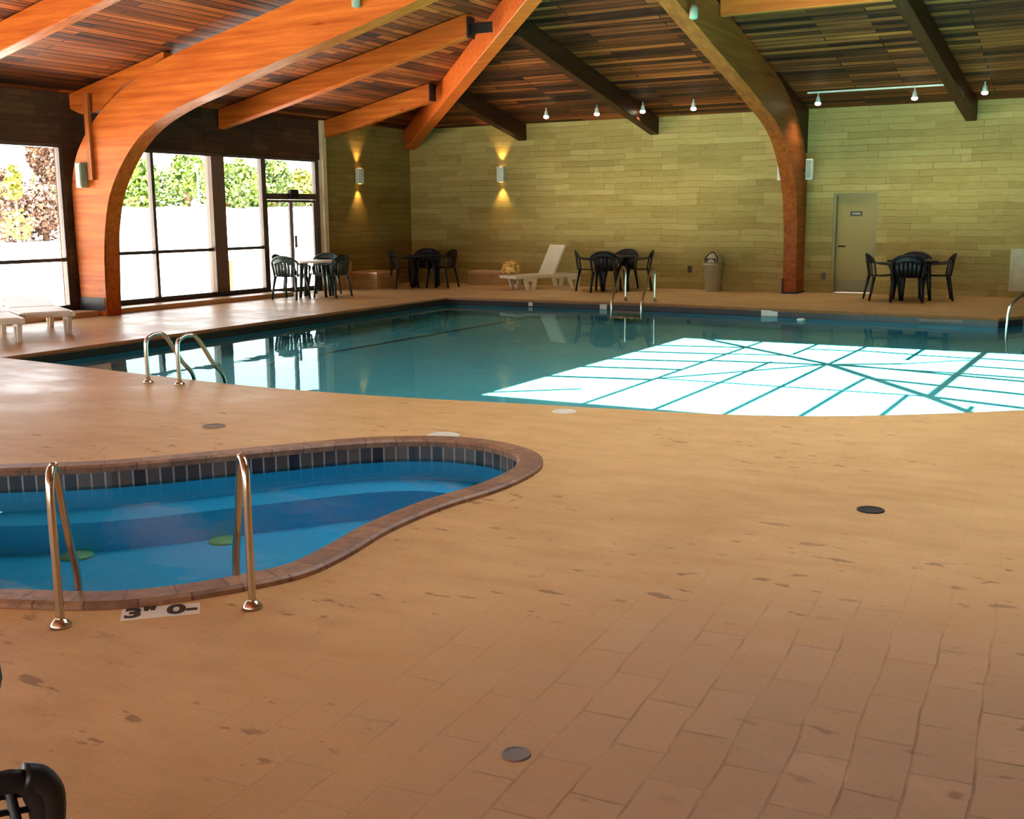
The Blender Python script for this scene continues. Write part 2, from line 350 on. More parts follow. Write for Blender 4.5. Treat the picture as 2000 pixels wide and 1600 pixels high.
def fcol(o): o.data.materials
def text_obj(name, s, size, m, parent, loc, rot):
    cu = bpy.data.curves.new(name, 'FONT'); cu.body = s; cu.size = size; cu.extrude = .0015; cu.offset = .005; cu.align_x = 'CENTER'; cu.align_y = 'CENTER'
    o = bpy.data.objects.new(name, cu); C.objects.link(o)
    dg = bpy.context.evaluated_depsgraph_get(); me = bpy.data.meshes.new_from_object(o.evaluated_get(dg)); bpy.data.objects.remove(o)
    o = link(name, me, m, parent); o.location = loc; o.rotation_euler = rot; return o

# ================================================================== SETTING
near = smooth_pts([(18.4, -9.8, 0), (17, -11, 0), (15.8, -11.95, 0), (14.71, -12.89, 0), (14.01, -13.45, 0), (13.31, -13.9, 0), (12.57, -14.17, 0), (11.71, -14.32, 0), (10.8, -14.45, 0), (9.88, -14.6, 0), (9, -14.68, 0), (7.68, -14.68, 0), (5.14, -14.42, 0), (3.9, -14.3, 0)], 4)
POOL = [(3.5, -4.0), (8, -3.92), (13.65, -4.45), (13.95, -3.95), (18.4, -3.95)] + [(p.x, p.y) for p in near]
SPA = [(p.x, p.y) for p in smooth_pts([(9.07, -18.15, 0), (9.62, -17.72, 0), (10.19, -16.96, 0), (10.63, -16.38, 0), (11.08, -16.07, 0), (11.55, -16.02, 0), (11.97, -16.2, 0), (12.19, -16.5, 0), (12.27, -16.85, 0), (12.27, -17.25, 0), (12.2, -17.7, 0), (12.2, -18.2, 0), (12.27, -18.65, 0), (12.28, -18.97, 0), (12.17, -19.24, 0), (11.98, -19.53, 0), (11.76, -19.72, 0), (11.4, -19.88, 0), (10.6, -20.2, 0), (9.6, -20.05, 0), (8.7, -19.5, 0), (8.55, -18.7, 0)], 4, True)]
RX, RY = 19.6, -28
bm = BM(); fill_loops(bm, [[(-.25, .3), (RX, .3), (RX, RY), (-.25, RY)], POOL, SPA], 0)
fl = struct(obj('floor', bm, M['deck']))
for p in fl.data.polygons:
    if p.normal.z < 0: p.flip()
# --- swimming pool
pool = thing('swimming_pool', 'large turquoise swimming pool with a square far corner and curved near edge', 'swimming pool', (0, 0, 0))
bm = BM(); ring_strip(bm, POOL, 0, inset(POOL, .03), -.03); ring_strip(bm, inset(POOL, .03), -.03, inset(POOL, .02), -.05); obj('coping', bm, M['nose'], pool)
bm = BM(); ring_strip(bm, inset(POOL, .01), -.045, inset(POOL, .01), -.17); obj('rim_tile', bm, M['pool_tile'], pool)
bm = BM(); ring_strip(bm, inset(POOL, .012), -.15, inset(POOL, .012), -.34); obj('basin_wall', bm, M['pool_w'], pool)
bm = BM(); fill_loops(bm, [POOL], -.33); obj('basin_floor', bm, M['pool_f'], pool)
for x0, y0, y1 in ((5.42, -4.3, -11.8),):
    bm = BM(); box(bm, x0-.045, x0+.045, y1, y0, -.335, -.325); obj('lane_line', bm, M['pool_line'], pool)
bm = BM(); box(bm, 3.68-.04, 3.68+.04, -9.8, -4.9, -.335, -.325); obj('lane_line', bm, M['pool_line'], pool)
bm = BM(); fill_loops(bm, [inset(POOL, .005)], -.13)
pw = obj('pool_water', bm, M['water'])
for p in pw.data.polygons:
    if p.normal.z < 0: p.flip()
tag(pw, 'calm teal water filling the large swimming pool', 'water', kind='stuff')
# --- spa
spa = thing('spa_pool', 'small curvy blue spa pool with brown stone coping and dark tile band', 'spa pool')
si = inset(SPA, .17)
bm = BM(); ring_strip(bm, SPA, -.01, SPA, .02); ring_strip(bm, SPA, .02, inset(SPA, .02), .03); ring_strip(bm, inset(SPA, .02), .03, inset(SPA, .15), .03); ring_strip(bm, inset(SPA, .15), .03, si, .015); ring_strip(bm, si, .015, inset(SPA, .165), -.02)
obj('coping', bm, M['coping'], spa, True)
bm = BM(); ring_strip(bm, inset(SPA, .16), -.01, inset(SPA, .16), -.14); obj('tile_band', bm, M['spa_tile'], spa)
bm = BM(); ring_strip(bm, inset(SPA, .162), -.13, inset(SPA, .162), -.26); obj('basin_wall', bm, M['spa_f'], spa)
ben = inset(SPA, .5)
bm = BM(); ring_strip(bm, inset(SPA, .162), -.26, ben, -.26); obj('bench', bm, M['spa_b'], spa)
bm = BM(); ring_strip(bm, ben, -.26, ben, -.46); fill = BM(); obj('bench_riser', bm, M['spa_b'], spa); fill.free()
bm = BM(); fill_loops(bm, [SPA], -.45); obj('basin_floor', bm, M['spa_f'], spa)
bm = BM(); fill_loops(bm, [inset(SPA, .158)], -.11)
sw = obj('spa_water', bm, M['spa_water'])
for p in sw.data.polygons:
    if p.normal.z < 0: p.flip()
tag(sw, 'deep blue water in the curvy spa pool', 'water', kind='stuff')
# --- outdoors
def grid(x0, x1, y0, y1, nx, ny, zf):
    bm = BM(); vv = [[bm.verts.new((x0+(x1-x0)*i/nx, y0+(y1-y0)*j/ny, zf(x0+(x1-x0)*i/nx, y0+(y1-y0)*j/ny))) for j in range(ny+1)] for i in range(nx+1)]
    for i in range(nx):
        for j in range(ny): bm.faces.new((vv[i][j], vv[i+1][j], vv[i+1][j+1], vv[i][j+1]))
    return bm
def bank(x, y): return -.12 if x > -22 else -.12+min(1, (-22-x)/38)*2.7
bm = grid(-110, -.25, -110, 130, 60, 24, bank); g = struct(obj('ground', bm, M['pave']))
bm = BM(); box(bm, -.25, 120, -110, RY-.25, -.3, -.12); box(bm, RX+.25, 120, RY-.25, 130, -.3, -.12); box(bm, -.25, RX+.25, .35, 130, -.3, -.12); struct(obj('ground', bm, M['pave']))
# --- walls
H0 = 3.6
DX0, DX1, DZ = 10.07, 10.91, 1.96
bm = BM(); box(bm, -.25, DX0, 0, .3, 0, H0+.1); box(bm, DX1, RX+.25, 0, .3, 0, H0+.1); box(bm, DX0, DX1, 0, .3, DZ, H0+.1); struct(obj('wall_back', bm, M['stone_b']))
bm = BM(); box(bm, -.25, 0, -3.26, 0, 0, H0+.1); struct(obj('wall_left', bm, M['stone_l']))
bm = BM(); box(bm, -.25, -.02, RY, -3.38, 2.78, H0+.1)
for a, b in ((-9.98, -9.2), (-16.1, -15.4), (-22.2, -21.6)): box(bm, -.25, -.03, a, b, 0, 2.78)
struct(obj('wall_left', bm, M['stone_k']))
bm = BM(); box(bm, RX, RX+.25, RY, 0, 0, 6.1); struct(obj('wall_right', bm, M['wood_wall']))  # unseen wall; its nearness and dark tone keep bounce light off the rafters
bm = BM(); box(bm, -.25, RX+.25, RY-.25, RY, 2.9, H0+.1); box(bm, -.25, RX+.25, RY-.25, RY, 0, .12)
for x in (-.25, 4.5, 9.4, 14.3, 19.2): box(bm, x, x+.5, RY-.25, RY, .12, 2.9)
struct(obj('wall_front', bm, M['stone_l']))
bm = BM(); box(bm, -.25, .07, -3.38, -3.26, 0, H0); struct(obj('trim_1', bm, M['jamb']))
# --- ceiling: truncated hip
T = .225; D = 10; ZT = H0+T*D
def rf(d): return H0+T*d
E0, E1, W0, W1 = 0, RX, 0, RY
bm = BM(); f = [bm.verts.new(p) for p in ((-.25, .25, rf(-.25)), (RX+.25, .25, rf(-.25)), (RX+.25, -10, ZT), (10, -10, ZT))]; bm.faces.new(f); struct(obj('ceiling', bm, M['plank_x']))
bm = BM(); f = [bm.verts.new(p) for p in ((-.25, .25, rf(-.25)), (10, -10, ZT), (10, -18, ZT), (-.25, RY-.25, rf(-.25)))]; bm.faces.new(f); struct(obj('ceiling', bm, M['plank_y']))
bm = BM(); f = [bm.verts.new(p) for p in ((-.25, RY-.25, rf(-.25)), (RX+.25, RY-.25, rf(-.25)), (RX+.25, -18, ZT), (10, -18, ZT))]; bm.faces.new(f); struct(obj('ceiling', bm, M['plank_x']))
SX1, SY1 = 16.8, -16.4
bm = BM(); box(bm, SX1, RX+.25, -18, -10, ZT, ZT+.2); box(bm, 10, SX1, -18, SY1, ZT, ZT+.2); struct(obj('ceiling', bm, M['plank_x']))
# --- skylight (its bars cast the lattice on the pool floor)
sky = empty('window_9'); struct(sky)
OX, OY = .75, -3.85
bars = []
def bar(x0, y0, x1, y1, wd=.035): bars.append((x0+OX, y0+OY, x1+OX, y1+OY, (wd*1.35+.01)*(1.7 if abs(x1-x0) > 1.6*abs(y1-y0) else 1)))
bar(10.55, -12.5, 10.55, -6.15); 
for x in (11.33, 12.04, 12.72, 13.4, 14.1, 14.8, 15.5): bar(x, -12.5, x, -10.45 if x > 12.5 and x < 13.6 else -8.4 if x < 12.5 else -10.9)
bar(12.06, -8.4, 12.08, -6.15); bar(12.72, -10.4, 12.74, -9.4); bar(11.38, -7.55, 11.38, -6.15); bar(12.87, -7.5, 12.87, -6.15); bar(13.62, -10.45, 13.68, -6.15, .06)
bar(9.6, -6.0, 12.06, -8.35, .07); bar(12.06, -8.35, 13.6, -10.45, .08); bar(13.6, -10.45, 14.9, -12.5, .07)
bar(10.55, -10.5, 12.06, -8.35, .045); bar(10.55, -10.47, 13.6, -10.45, .015)
for y in (-7.2, -8.05, -8.95, -9.8, -10.75): bar(9.25, y-.12, 10.55, y+.16, .04)
bar(9.25, -12.3, 10.1, -11.6, .04)
bar(10.55, -8.65, 12.06, -8.4, .04); bar(10.55, -7.86, 11.38, -7.66, .03); bar(11.4, -6.86, 12.06, -6.8, .03); bar(12.1, -6.72, 12.87, -6.86, .03); bar(12.87, -6.9, 13.65, -6.95, .03)
bar(12.06, -8.38, 12.9, -7.9, .035); bar(12.9, -7.9, 13.65, -7.1, .03)
for i, y in enumerate((-8.3, -9.4, -10.45)): bar((12.2, 12.86, 13.6)[i], y, 15.9, y-.98+i*.08, .042)
for y in (-6.9, -7.75, -8.5): bar(13.66, y, 15.9, y-.3, .035)
bar(12.06, -8.4, 13.66, -8.9+.4, .03)
bm = BM()
for x0, y0, x1, y1, wd in bars:
    x0, x1 = max(10, min(SX1, x0)), max(10, min(SX1, x1)); y0, y1 = max(SY1, min(-10, y0)), max(SY1, min(-10, y1))
    a, b = Vector((x0, y0)), Vector((x1, y1)); d = b-a
    if d.length < .02: continue
    n = Vector((-d.y, d.x)).normalized()*wd*.5; P4 = [a-n, b-n, b+n, a+n]
    prism(bm, [(p.x, p.y) for p in P4], ZT+.04, ZT+.08, 2)
obj('glazing_bar', bm, M['frame'], sky)
bm = BM()
for q in ((10, SX1, -10.06, -10), (10, SX1, SY1, SY1+.06), (10, 10.06, SY1, -10), (SX1-.06, SX1, SY1, -10)): box(bm, *q, ZT, ZT+.12)
obj('frame', bm, M['frame'], sky)
bm = BM(); box(bm, 10.06, SX1-.06, SY1+.06, -10.06, ZT+.09, ZT+.1); obj('pane', bm, M['glass'], sky)
# --- windows on the left wall
def window(n, y0, y1, z0, z1, mulls, trans, posts=()):
    wn = empty('window_%d' % n, (0, 0, 0)); struct(wn)
    bm = BM(); X0, X1 = -.16, -.06
    box(bm, X0, X1, y0, y1, z1-.05, z1); box(bm, X0, X1, y0, y1, z0, z0+.07); box(bm, X0, X1, y0, y0+.05, z0+.07, z1-.05); box(bm, X0, X1, y1-.05, y1, z0+.07, z1-.05)
    obj('frame', bm, M['frame'], wn)
    ys = sorted([y0+.05]+list(mulls)+[y1-.05])
    for y in mulls:
        wd = .17 if y in posts else .035
        bm = BM(); box(bm, X0-(.04 if y in posts else 0), X1+(.04 if y in posts else 0), y-wd, y+wd, z0+.07, z1-.05); obj('mullion', bm, M['mull'] if y in posts else M['frame'], wn)
    for a, b in zip(ys[:-1], ys[1:]):
        a2 = a+(.17 if a in posts else .035 if a in mulls else 0); b2 = b-(.17 if b in posts else .035 if b in mulls else 0)
        bm = BM(); box(bm, X0+.01, X1-.01, a2, b2, trans-.03, trans+.03); obj('transom', bm, M['frame'], wn)
        bm = BM(); box(bm, -.113, -.107, a2, b2, z0+.07, trans-.03); obj('pane', bm, M['glass'], wn)
        bm = BM(); box(bm, -.113, -.107, a2, b2, trans+.03, z1-.05); obj('pane', bm, M['glass'], wn)
    return wn
window(1, -9.2, -5.14, .1, 2.78, (-8.05, -6.45), .98, (-6.45,))
window(2, -15.4, -9.98, .1, 2.78, (-11.55, -13.4), .92)
window(3, -21.6, -16.1, .1, 2.78, (-18, -19.8), .92)
window(4, -27.9, -22.2, .1, 2.78, (-24, -26), .92)
bm = BM(); box(bm, -.24, -.03, -9.2, -5.14, 0, .1); box(bm, -.24, -.03, -15.4, -9.98, 0, .1); box(bm, -.24, -.03, -21.6, -16.1, 0, .1); box(bm, -.24, -.03, RY, -22.2, 0, .1); struct(obj('wall_left', bm, M['stone_k']))
bm = BM(); box(bm, .0, .45, RY, -4.95, 0, .085, .01); lg = struct(obj('trim_2', bm, M['ledge']))
# glass entrance door in the left wall
d1 = empty('door_1'); struct(d1)
bm = BM(); box(bm, -.16, -.06, -5.14, -5.06, 0, 2.78); box(bm, -.16, -.06, -3.5, -3.38, 0, 2.78); box(bm, -.16, -.06, -5.06, -3.5, 2.73, 2.78); box(bm, -.18, -.04, -5.06, -3.5, 1.94, 2.06); obj('frame', bm, M['frame'], d1)
bm = BM(); box(bm, -.113, -.107, -5.06, -3.5, 2.06, 2.73); obj('pane', bm, M['glass'], d1)
for a, b, hs in ((-5.05, -4.29, -4.36), (-4.27, -3.51, -4.2)):
    bm = BM(); box(bm, -.14, -.09, a, a+.04, .01, 1.93); box(bm, -.14, -.09, b-.04, b, .01, 1.93); box(bm, -.14, -.09, a+.04, b-.04, 1.88, 1.93); box(bm, -.14, -.09, a+.04, b-.04, .01, .12)
    lf = obj('door_leaf', bm, M['frame'], d1)
    bm = BM(); box(bm, -.118, -.112, a+.04, b-.04, .12, 1.88); obj('pane', bm, M['glass'], lf)
    bm = BM(); box(bm, -.09, -.04, hs-.02, hs+.02, .95, 1.2, .008); obj('handle', bm, M['mull'], lf)
bm = BM(); box(bm, -.06, .04, -4.42, -4.18, 1.98, 2.14, .01); obj('door_closer', bm, M['dark'], d1)
# service door in the back wall
d2 = empty('door_2'); struct(d2)
bm = BM(); box(bm, DX0, DX0+.05, .02, .28, 0, DZ); box(bm, DX1-.05, DX1, .02, .28, 0, DZ); box(bm, DX0+.05, DX1-.05, .02, .28, DZ-.05, DZ); obj('frame', bm, M['doorf'], d2)
bm = BM(); box(bm, DX0+.05, DX1-.05, .13, .18, .01, DZ-.05); lf = obj('door_leaf', bm, M['doorp'], d2)
bm = BM(); box(bm, DX0+.09, DX1-.09, .122, .131, .03, .26); obj('kick_plate', bm, M['doorf'], lf)
bm = BM(); sweep(bm, [(DX0+.12, .13, .92), (DX0+.12, .07, .92)], .018); sweep(bm, [(DX0+.12, .08, .92), (DX0+.24, .07, .92)], .012); obj('lever_handle', bm, M['dark'], lf, True)
sg = thing('door_sign', 'small black sign with pale lettering on the olive service door', 'sign', (10.49, .118, 1.56))
bm = BM(); box(bm, -.115, .115, 0, .01, -.045, .045, .003); obj('plate', bm, M['sign'], sg)
bm = BM()
for k, (a, b) in enumerate(((-.075, -.05), (-.04, -.02), (-.01, .02), (.03, .05), (.06, .08))): box(bm, a, b, -.003, .001, -.015, .015)
obj('lettering', bm, M['signw'], sg)

# ================================================================== TIMBER
def beam_between(name, p0, p1, wd, dep, m, label, cat='beam', cut=True):
    # p0, p1: top centre points; vertical sides, plumb-cut ends
    p0, p1 = Vector(p0), Vector(p1); d = Vector((p1.x-p0.x, p1.y-p0.y, 0)); n = Vector((-d.y, d.x, 0)).normalized()*wd/2
    o = thing(name, label, cat, tuple(p0)); bm = BM()
    def pt(p, s, z): q = p+n*s-p0; return bm.verts.new((q.x, q.y, q.z-z))
    v = [pt(p0, -1, 0), pt(p0, 1, 0), pt(p0, 1, dep), pt(p0, -1, dep), pt(p1, -1, 0), pt(p1, 1, 0), pt(p1, 1, dep), pt(p1, -1, dep)]
    for f in ((0, 1, 2, 3), (7, 6, 5, 4), (0, 4, 5, 1), (1, 5, 6, 2), (2, 6, 7, 3), (3, 7, 4, 0)): bm.faces.new([v[i] for i in f])
    bmesh.ops.bevel(bm, geom=bm.edges[:], offset=.012, segments=1, affect='EDGES')
    obj('timber', bm, m, o); return o
def single(o):  # a thing made of one mesh
    ch = [c for c in bpy.data.objects if c.parent == o]; m = ch[0]; m.parent = None; m.location = o.location; m.rotation_euler = o.rotation_euler
    nm = o.name
    for k in ('label', 'category', 'group'):
        if k in o: m[k] = o[k]
    bpy.data.objects.remove(o); m.name = nm.split('.')[0]; return m
def rz(d): return rf(d)-.01
# rafters on the left slope (run in x at constant y)
single(beam_between('roof_rafter', (.02, -12.65, rz(0)), (9.6, -12.65, rz(9.6)), .2, .36, M['beam_x'], 'red-brown sloping rafter in the upper left corner, left of the curved arch'))
C_ = beam_between('roof_rafter', (.02, -6.32, rz(0)), (5.55, -6.32, rz(5.55)), .2, .36, M['beam_x'], 'long red rafter above the tall windows, running up to the corner hip beam')
bm = BM(); box(bm, 5.52, 5.56, -.11, .11, .86, 1.2, .01); box(bm, 5.55, 5.95, -.012, .012, .93, 1.1, .004); box(bm, 5.58, 5.62, -.05, -.03, .95, 1.0); obj('hanger_bracket', bm, M['dark'], C_)
D_ = beam_between('roof_rafter', (.02, -3.2, rz(0)), (2.75, -3.2, rz(2.75)), .2, .36, M['beam_x'], 'short orange rafter at the window end, left of the corner hip beam')
bm = BM(); box(bm, 2.72, 2.76, -.11, .11, .27, .6, .01); obj('hanger_bracket', bm, M['dark'], D_)
# rafters on the back slope
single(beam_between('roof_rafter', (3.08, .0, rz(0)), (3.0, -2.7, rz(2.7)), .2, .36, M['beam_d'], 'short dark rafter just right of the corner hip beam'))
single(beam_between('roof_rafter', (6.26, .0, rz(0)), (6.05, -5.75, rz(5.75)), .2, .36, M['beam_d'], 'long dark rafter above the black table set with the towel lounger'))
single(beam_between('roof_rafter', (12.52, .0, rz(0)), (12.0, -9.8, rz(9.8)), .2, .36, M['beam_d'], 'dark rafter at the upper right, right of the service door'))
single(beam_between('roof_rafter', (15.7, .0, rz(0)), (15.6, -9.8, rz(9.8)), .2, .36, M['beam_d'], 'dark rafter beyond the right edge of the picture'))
hipb = beam_between('hip_beam', (.05, -.05, rz(0)), (9.2, -9.2, rz(9.2)), .26, .46, M['beam_h'], 'heavy bright orange hip beam rising from the far corner of the hall')
bm = BM()
for dpt, z0, z1 in ((2.7, .25, .6), (5.5, .85, 1.2)):
    pass
single(hipb); bm.free()
single(beam_between('roof_purlin', (9.55, -5.5, rz(5.5)), (12.1, -5.5, rz(5.5)), .14, .27, M['beam_x'], 'short orange purlin between the back arch and the upper right rafter'))
single(beam_between('roof_purlin', (12.35, -5.5, rz(5.5)), (15.5, -5.5, rz(5.5)), .14, .27, M['beam_x'], 'orange purlin right of the upper right rafter, at the top right corner'))
# curved arches
ext = [(-.42, 0), (-.45, 1.4), (-.46, 1.85), (-.42, 2.25), (-.24, 2.68), (.16, 3.12), (.6, 3.43), (1.2, 3.74), (1.64, 3.92), (2.4, 4.12), (3.2, 4.3), (5, 4.71), (9.3, 5.66)]
inn = [(.16, 0), (.2, .97), (.28, 1.5), (.42, 1.95), (.7, 2.38), (1.06, 2.75), (1.5, 3.03), (2.14, 3.27), (2.71, 3.42), (3.63, 3.68), (5.23, 4.07), (6.6, 4.42), (9.3, 5.12)]
def clip_ext(P, sh): return [(d+sh, min(z, rf(d+sh)-.01)) for d, z in P]
def smooth2(P): return [(p.x, p.y) for p in smooth_pts([(a, b, 0) for a, b in P], 5)]
def arch(name, label, sh, axis, c, wd, m, mat_b):
    o = thing(name, label, 'arch')
    E = clip_ext(smooth2(ext), sh); I = [(d+sh, z) for d, z in smooth2(inn)]
    if sh > .2: E = [(max(d, .02), z) for d, z in E]
    poly = E+I[::-1]
    if axis == 1: P = [(d, z) for d, z in poly]
    else: P = [(-d, z) for d, z in poly]
    bm = BM(); prism(bm, P, c-wd/2, c+wd/2, axis)
    bmesh.ops.triangulate(bm, faces=[f for f in bm.faces if len(f.verts) > 4]); obj('glulam_rib', bm, m, o)
    # straight haunch piece filling the corner above the bend
    hp = [(.30, 3.25), (.04, 3.35), (.04, 3.58), (2.2, rf(2.2)-.012), (2.2, rf(2.2)-.1), (1.2, 3.6), (.75, 3.3)]
    if axis == 1:
        bm = BM(); prism(bm, hp, c-wd/2+.06, c+wd/2-.06, axis); obj('haunch_block', bm, mat_b, o)
    else:
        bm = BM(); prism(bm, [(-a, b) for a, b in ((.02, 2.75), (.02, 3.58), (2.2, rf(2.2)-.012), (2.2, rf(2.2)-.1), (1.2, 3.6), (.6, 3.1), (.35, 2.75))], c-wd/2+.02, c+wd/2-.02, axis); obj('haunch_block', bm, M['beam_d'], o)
    return o
aB = arch('curved_arch', 'big bright orange curved timber arch between the left windows', .47, 1, -9.73, .31, M['beam_x'], M['beam_x'])
bm = BM(); box(bm, .5, .6, -9.95, -9.89, 2.2, 3.55, .006); obj('side_strut', bm, M['beam_z'], aB)
bm = BM(); box(bm, .015, .61, -9.893, -9.567, .085, .3); obj('base_shoe', bm, M['dark'], aB)
aG = arch('curved_arch', 'dark curved timber arch rising from the back wall beside the service door', .40, 0, 9.4, .27, M['beam_y'], M['beam_y'])
bm = BM(); box(bm, 9.25, 9.55, -.60, -.005, 0, .04); box(bm, 9.25, 9.27, -.6, -.005, .04, .3); obj('base_shoe', bm, M['dark'], aG)
def cyl_thing(name, label, cat, loc): return thing(name, label, cat, loc)
# speaker boxes on the arches
def speaker_box(label, loc, rzv, m):
    o = thing('wall_speaker', label, 'speaker', loc, rzv)
    bm = BM(); box(bm, -.065, .065, -.07, .07, -.2, .2, .012); obj('cabinet', bm, m, o)
    bm = BM(); box(bm, -.05, .05, -.078, -.07, -.17, .17, .004); obj('grille', bm, M['lampg'], o)
    bm = BM(); sweep(bm, [(-.05, 0, -.02), (-.14, 0, -.02)], .02); obj('bracket', bm, M['dark'], o); return o
speaker_box('white box speaker on the right side of the dark back arch', (9.68, -.42, 2.42), 0, M['lampw'])
speaker_box('pale box speaker mostly hidden behind the left side of the dark back arch', (9.12, -.42, 2.42), math.pi, M['lampw'])
speaker_box('narrow grey box speaker on the orange arch below its side strut', (.36, -9.96, 2.28), 0, M['lampg'])
# small lamps high on the arches
def flood(label, loc):
    o = thing('spot_lamp', label, 'lamp', loc)
    bm = BM(); lathe(bm, [(.035, 0), (.06, .02), (.06, .15), (.03, .2)], 16); obj('housing', bm, M['lampg'], o, True)
    bm = BM(); sweep(bm, [(0, 0, .19), (0, 0, .34)], .012); obj('stem', bm, M['dark'], o); return o
flood('pale green spot lamp on the orange arch, cut by the top of the picture', (5.95, -9.95, 4.36))
flood('yellowish spot lamp fixed to the right side of the dark back arch near the top', (9.62, -6.9, 4.32))

# ================================================================== LIGHTS
def sconce(label, loc, rzv):
    o = thing('wall_sconce', label, 'wall lamp', loc, rzv)
    bm = BM(); box(bm, -.09, .09, -.12, -.02, -.17, .17, .006); box(bm, -.03, .03, -.02, 0, -.06, .06); obj('housing', bm, M['lampw'], o)
    for z in (.165, -.175):
        bm = BM(); lathe(bm, [(.04, 0), (.04, .01)], 16, (0, -.07, z)); obj('lens', bm, M['glow_w'], o)
    for z, rx in ((.24, math.pi), (-.24, 0)):
        l = bpy.data.lights.new('sconce_light', 'SPOT'); l.energy = 26; l.spot_size = 1.3; l.spot_blend = .7; l.color = (1, .62, .22); l.shadow_soft_size = .03
        lo = bpy.data.objects.new('sconce_light', l); C.objects.link(lo); lo.parent = o; lo.location = (0, -.075, z); lo.rotation_euler = (rx, 0, 0)
    return o
sconce('up and down wall sconce on the far back wall, left part', (2.55, 0, 2.5), 0)
sconce('up and down wall sconce on the side wall next to the entrance door', (0, -2.1, 2.47), math.pi/2)
TY = -1.05; TZ = rf(1.05)-.02
def track_head(label, x, z=TZ, yy=TY, en=30):
    o = thing('track_light', label, 'spotlight', (x, yy, z))
    bm = BM(); lathe(bm, [(.015, 0), (.015, -.06), (.03, -.07), (.045, -.14), (.055, -.17)], 16); obj('shade', bm, M['lampw'], o, True)
    bm = BM(); lathe(bm, [(.05, -.172), (.058, -.19), (.045, -.215), (.015, -.225)], 16); obj('bulb', bm, M['glow'], o, True)
    l = bpy.data.lights.new('track_spot', 'SPOT'); l.energy = en; l.spot_size = 2.2; l.spot_blend = .6; l.color = (1, .9, .72); l.shadow_soft_size = .04
    lo = bpy.data.objects.new('track_spot', l); C.objects.link(lo); lo.parent = o; lo.location = (0, 0, -.24); lo.rotation_euler = (-.15, 0, 0); return o
for x, lab in ((4.22, 'leftmost small glowing spotlight under the board ceiling'), (5.4, 'small glowing spotlight just left of the long dark rafter'), (6.42, 'small glowing spotlight just right of the long dark rafter'), (7.5, 'small glowing spotlight left of the dark back arch, above the trash can'), (12.85, 'glowing spotlight right of the upper right rafter')):
    track_head(lab, x)
tr = tag(obj('light_track', box(BM(), 9.75, 12.2, TY-.02, TY+.02, TZ-.03, TZ), M['lampw']), 'thin white ceiling track above the service door', 'light track')
track_head('left glowing spotlight hanging from the white ceiling track', 9.95, TZ-.03)
track_head('right glowing spotlight hanging from the white ceiling track', 11.68, TZ-.03)

# ================================================================== FURNITURE
def children(o): return [c for c in bpy.data.objects if c.parent == o]
def copy_tree(o, parent=None):
    c = o.copy(); C.objects.link(c); c.parent = parent
    for ch in children(o): copy_tree(ch, c)
    return c
def make_chair(m):
    o = thing('resin_chair', 'x', 'chair')   # faces +y, back at -y
    # seat
    bm = BM(); nx, ny = 8, 8; vv = []
    for i in range(nx+1):
        r = []
        for j in range(ny+1):
            u, v = -1+2*i/nx, -1+2*j/ny; hw = .235+.02*v
            r.append(bm.verts.new((u*hw, .235*v, .425+.02*u*u+.012*v*v-(.03 if j == ny else 0)+.01*(v > 0)*v)))
        vv.append(r)
    for i in range(nx):
        for j in range(ny): bm.faces.new((vv[i][j], vv[i+1][j], vv[i+1][j+1], vv[i][j+1]))
    bmesh.ops.solidify(bm, geom=bm.faces[:], thickness=.018); obj('seat', bm, m, o, True)
    # backrest: arched rim with slats, curved round the sitter
    def bp(u, z):   # u -1..1 across, z height
        yy = -.235-.16*(z-.43)-.02+.07*u*u; hw = .25+.03*min(1, (z-.43)/.25); return Vector((u*hw, yy, z))
    def top(u): return .83-.11*abs(u)**2.6
    bm = BM()
    rim = [bp(-1, .44), bp(-1, .58), bp(-1, .70)]+[bp(u, top(u)) for u in (-.93, -.8, -.6, -.35, 0, .35, .6, .8, .93)]+[bp(1, .70), bp(1, .58), bp(1, .44)]
    sweep(bm, smooth_pts(rim, 3), .022, .016, 8, (0, 1, 0))
    for u in (-.66, -.4, -.13, .13, .4, .66):
        sweep(bm, [bp(u*.9, .44), bp(u, .6), bp(u, top(u)-.03)], .034, .008, 6, (0, 1, 0))
    crn = [bp(u, top(u)-.055) for u in (-.8, -.5, 0, .5, .8)]; sweep(bm, smooth_pts(crn, 3), .012, .06, 8, (0, 0, 1)); obj('backrest', bm, m, o, True)
    for s in (-1, 1):
        bm = BM(); pts = [bp(s*1.0, .69)+Vector((s*.0, 0, .0)), (s*.30, -.12, .665), (s*.31, .06, .655), (s*.305, .19, .64), (s*.285, .235, .58), (s*.262, .235, .45)]
        sweep(bm, smooth_pts(pts, 4), .03, .013, 8); obj('armrest', bm, m, o, True)
        for yy, y2 in ((.2, .25), (-.21, -.29)):
            bm = BM(); sweep(bm, [(s*.225, yy, .43), (s*.25, (yy+y2)/2, .22), (s*.265, y2, 0)], [.035, .026, .02], [.03, .022, .018], 8, (0, 1, 0)); obj('leg', bm, m, o, True)
    return o
def make_table(m, mt):
    o = thing('resin_table', 'x', 'table')
    bm = BM(); lathe(bm, [(.40, .685), (.445, .69), (.45, .71), (.44, .722), (.1, .724)], 32); obj('tabletop', bm, mt, o, True)
    for k in range(4):
        a = math.pi/4+k*math.pi/2; bm = BM(); sweep(bm, [(.30*math.cos(a), .30*math.sin(a), .69), (.33*math.cos(a), .33*math.sin(a), .3), (.36*math.cos(a), .36*math.sin(a), 0)], [.045, .035, .028], None, 8, (0, 1, 0)); obj('leg', bm, m, o, True)
    return o
R_ = Vector((.873, .488, 0)); F_ = Vector((-.488, .873, 0))
protoB = make_chair(M['black']); protoG = make_chair(M['green']); usedp = set()
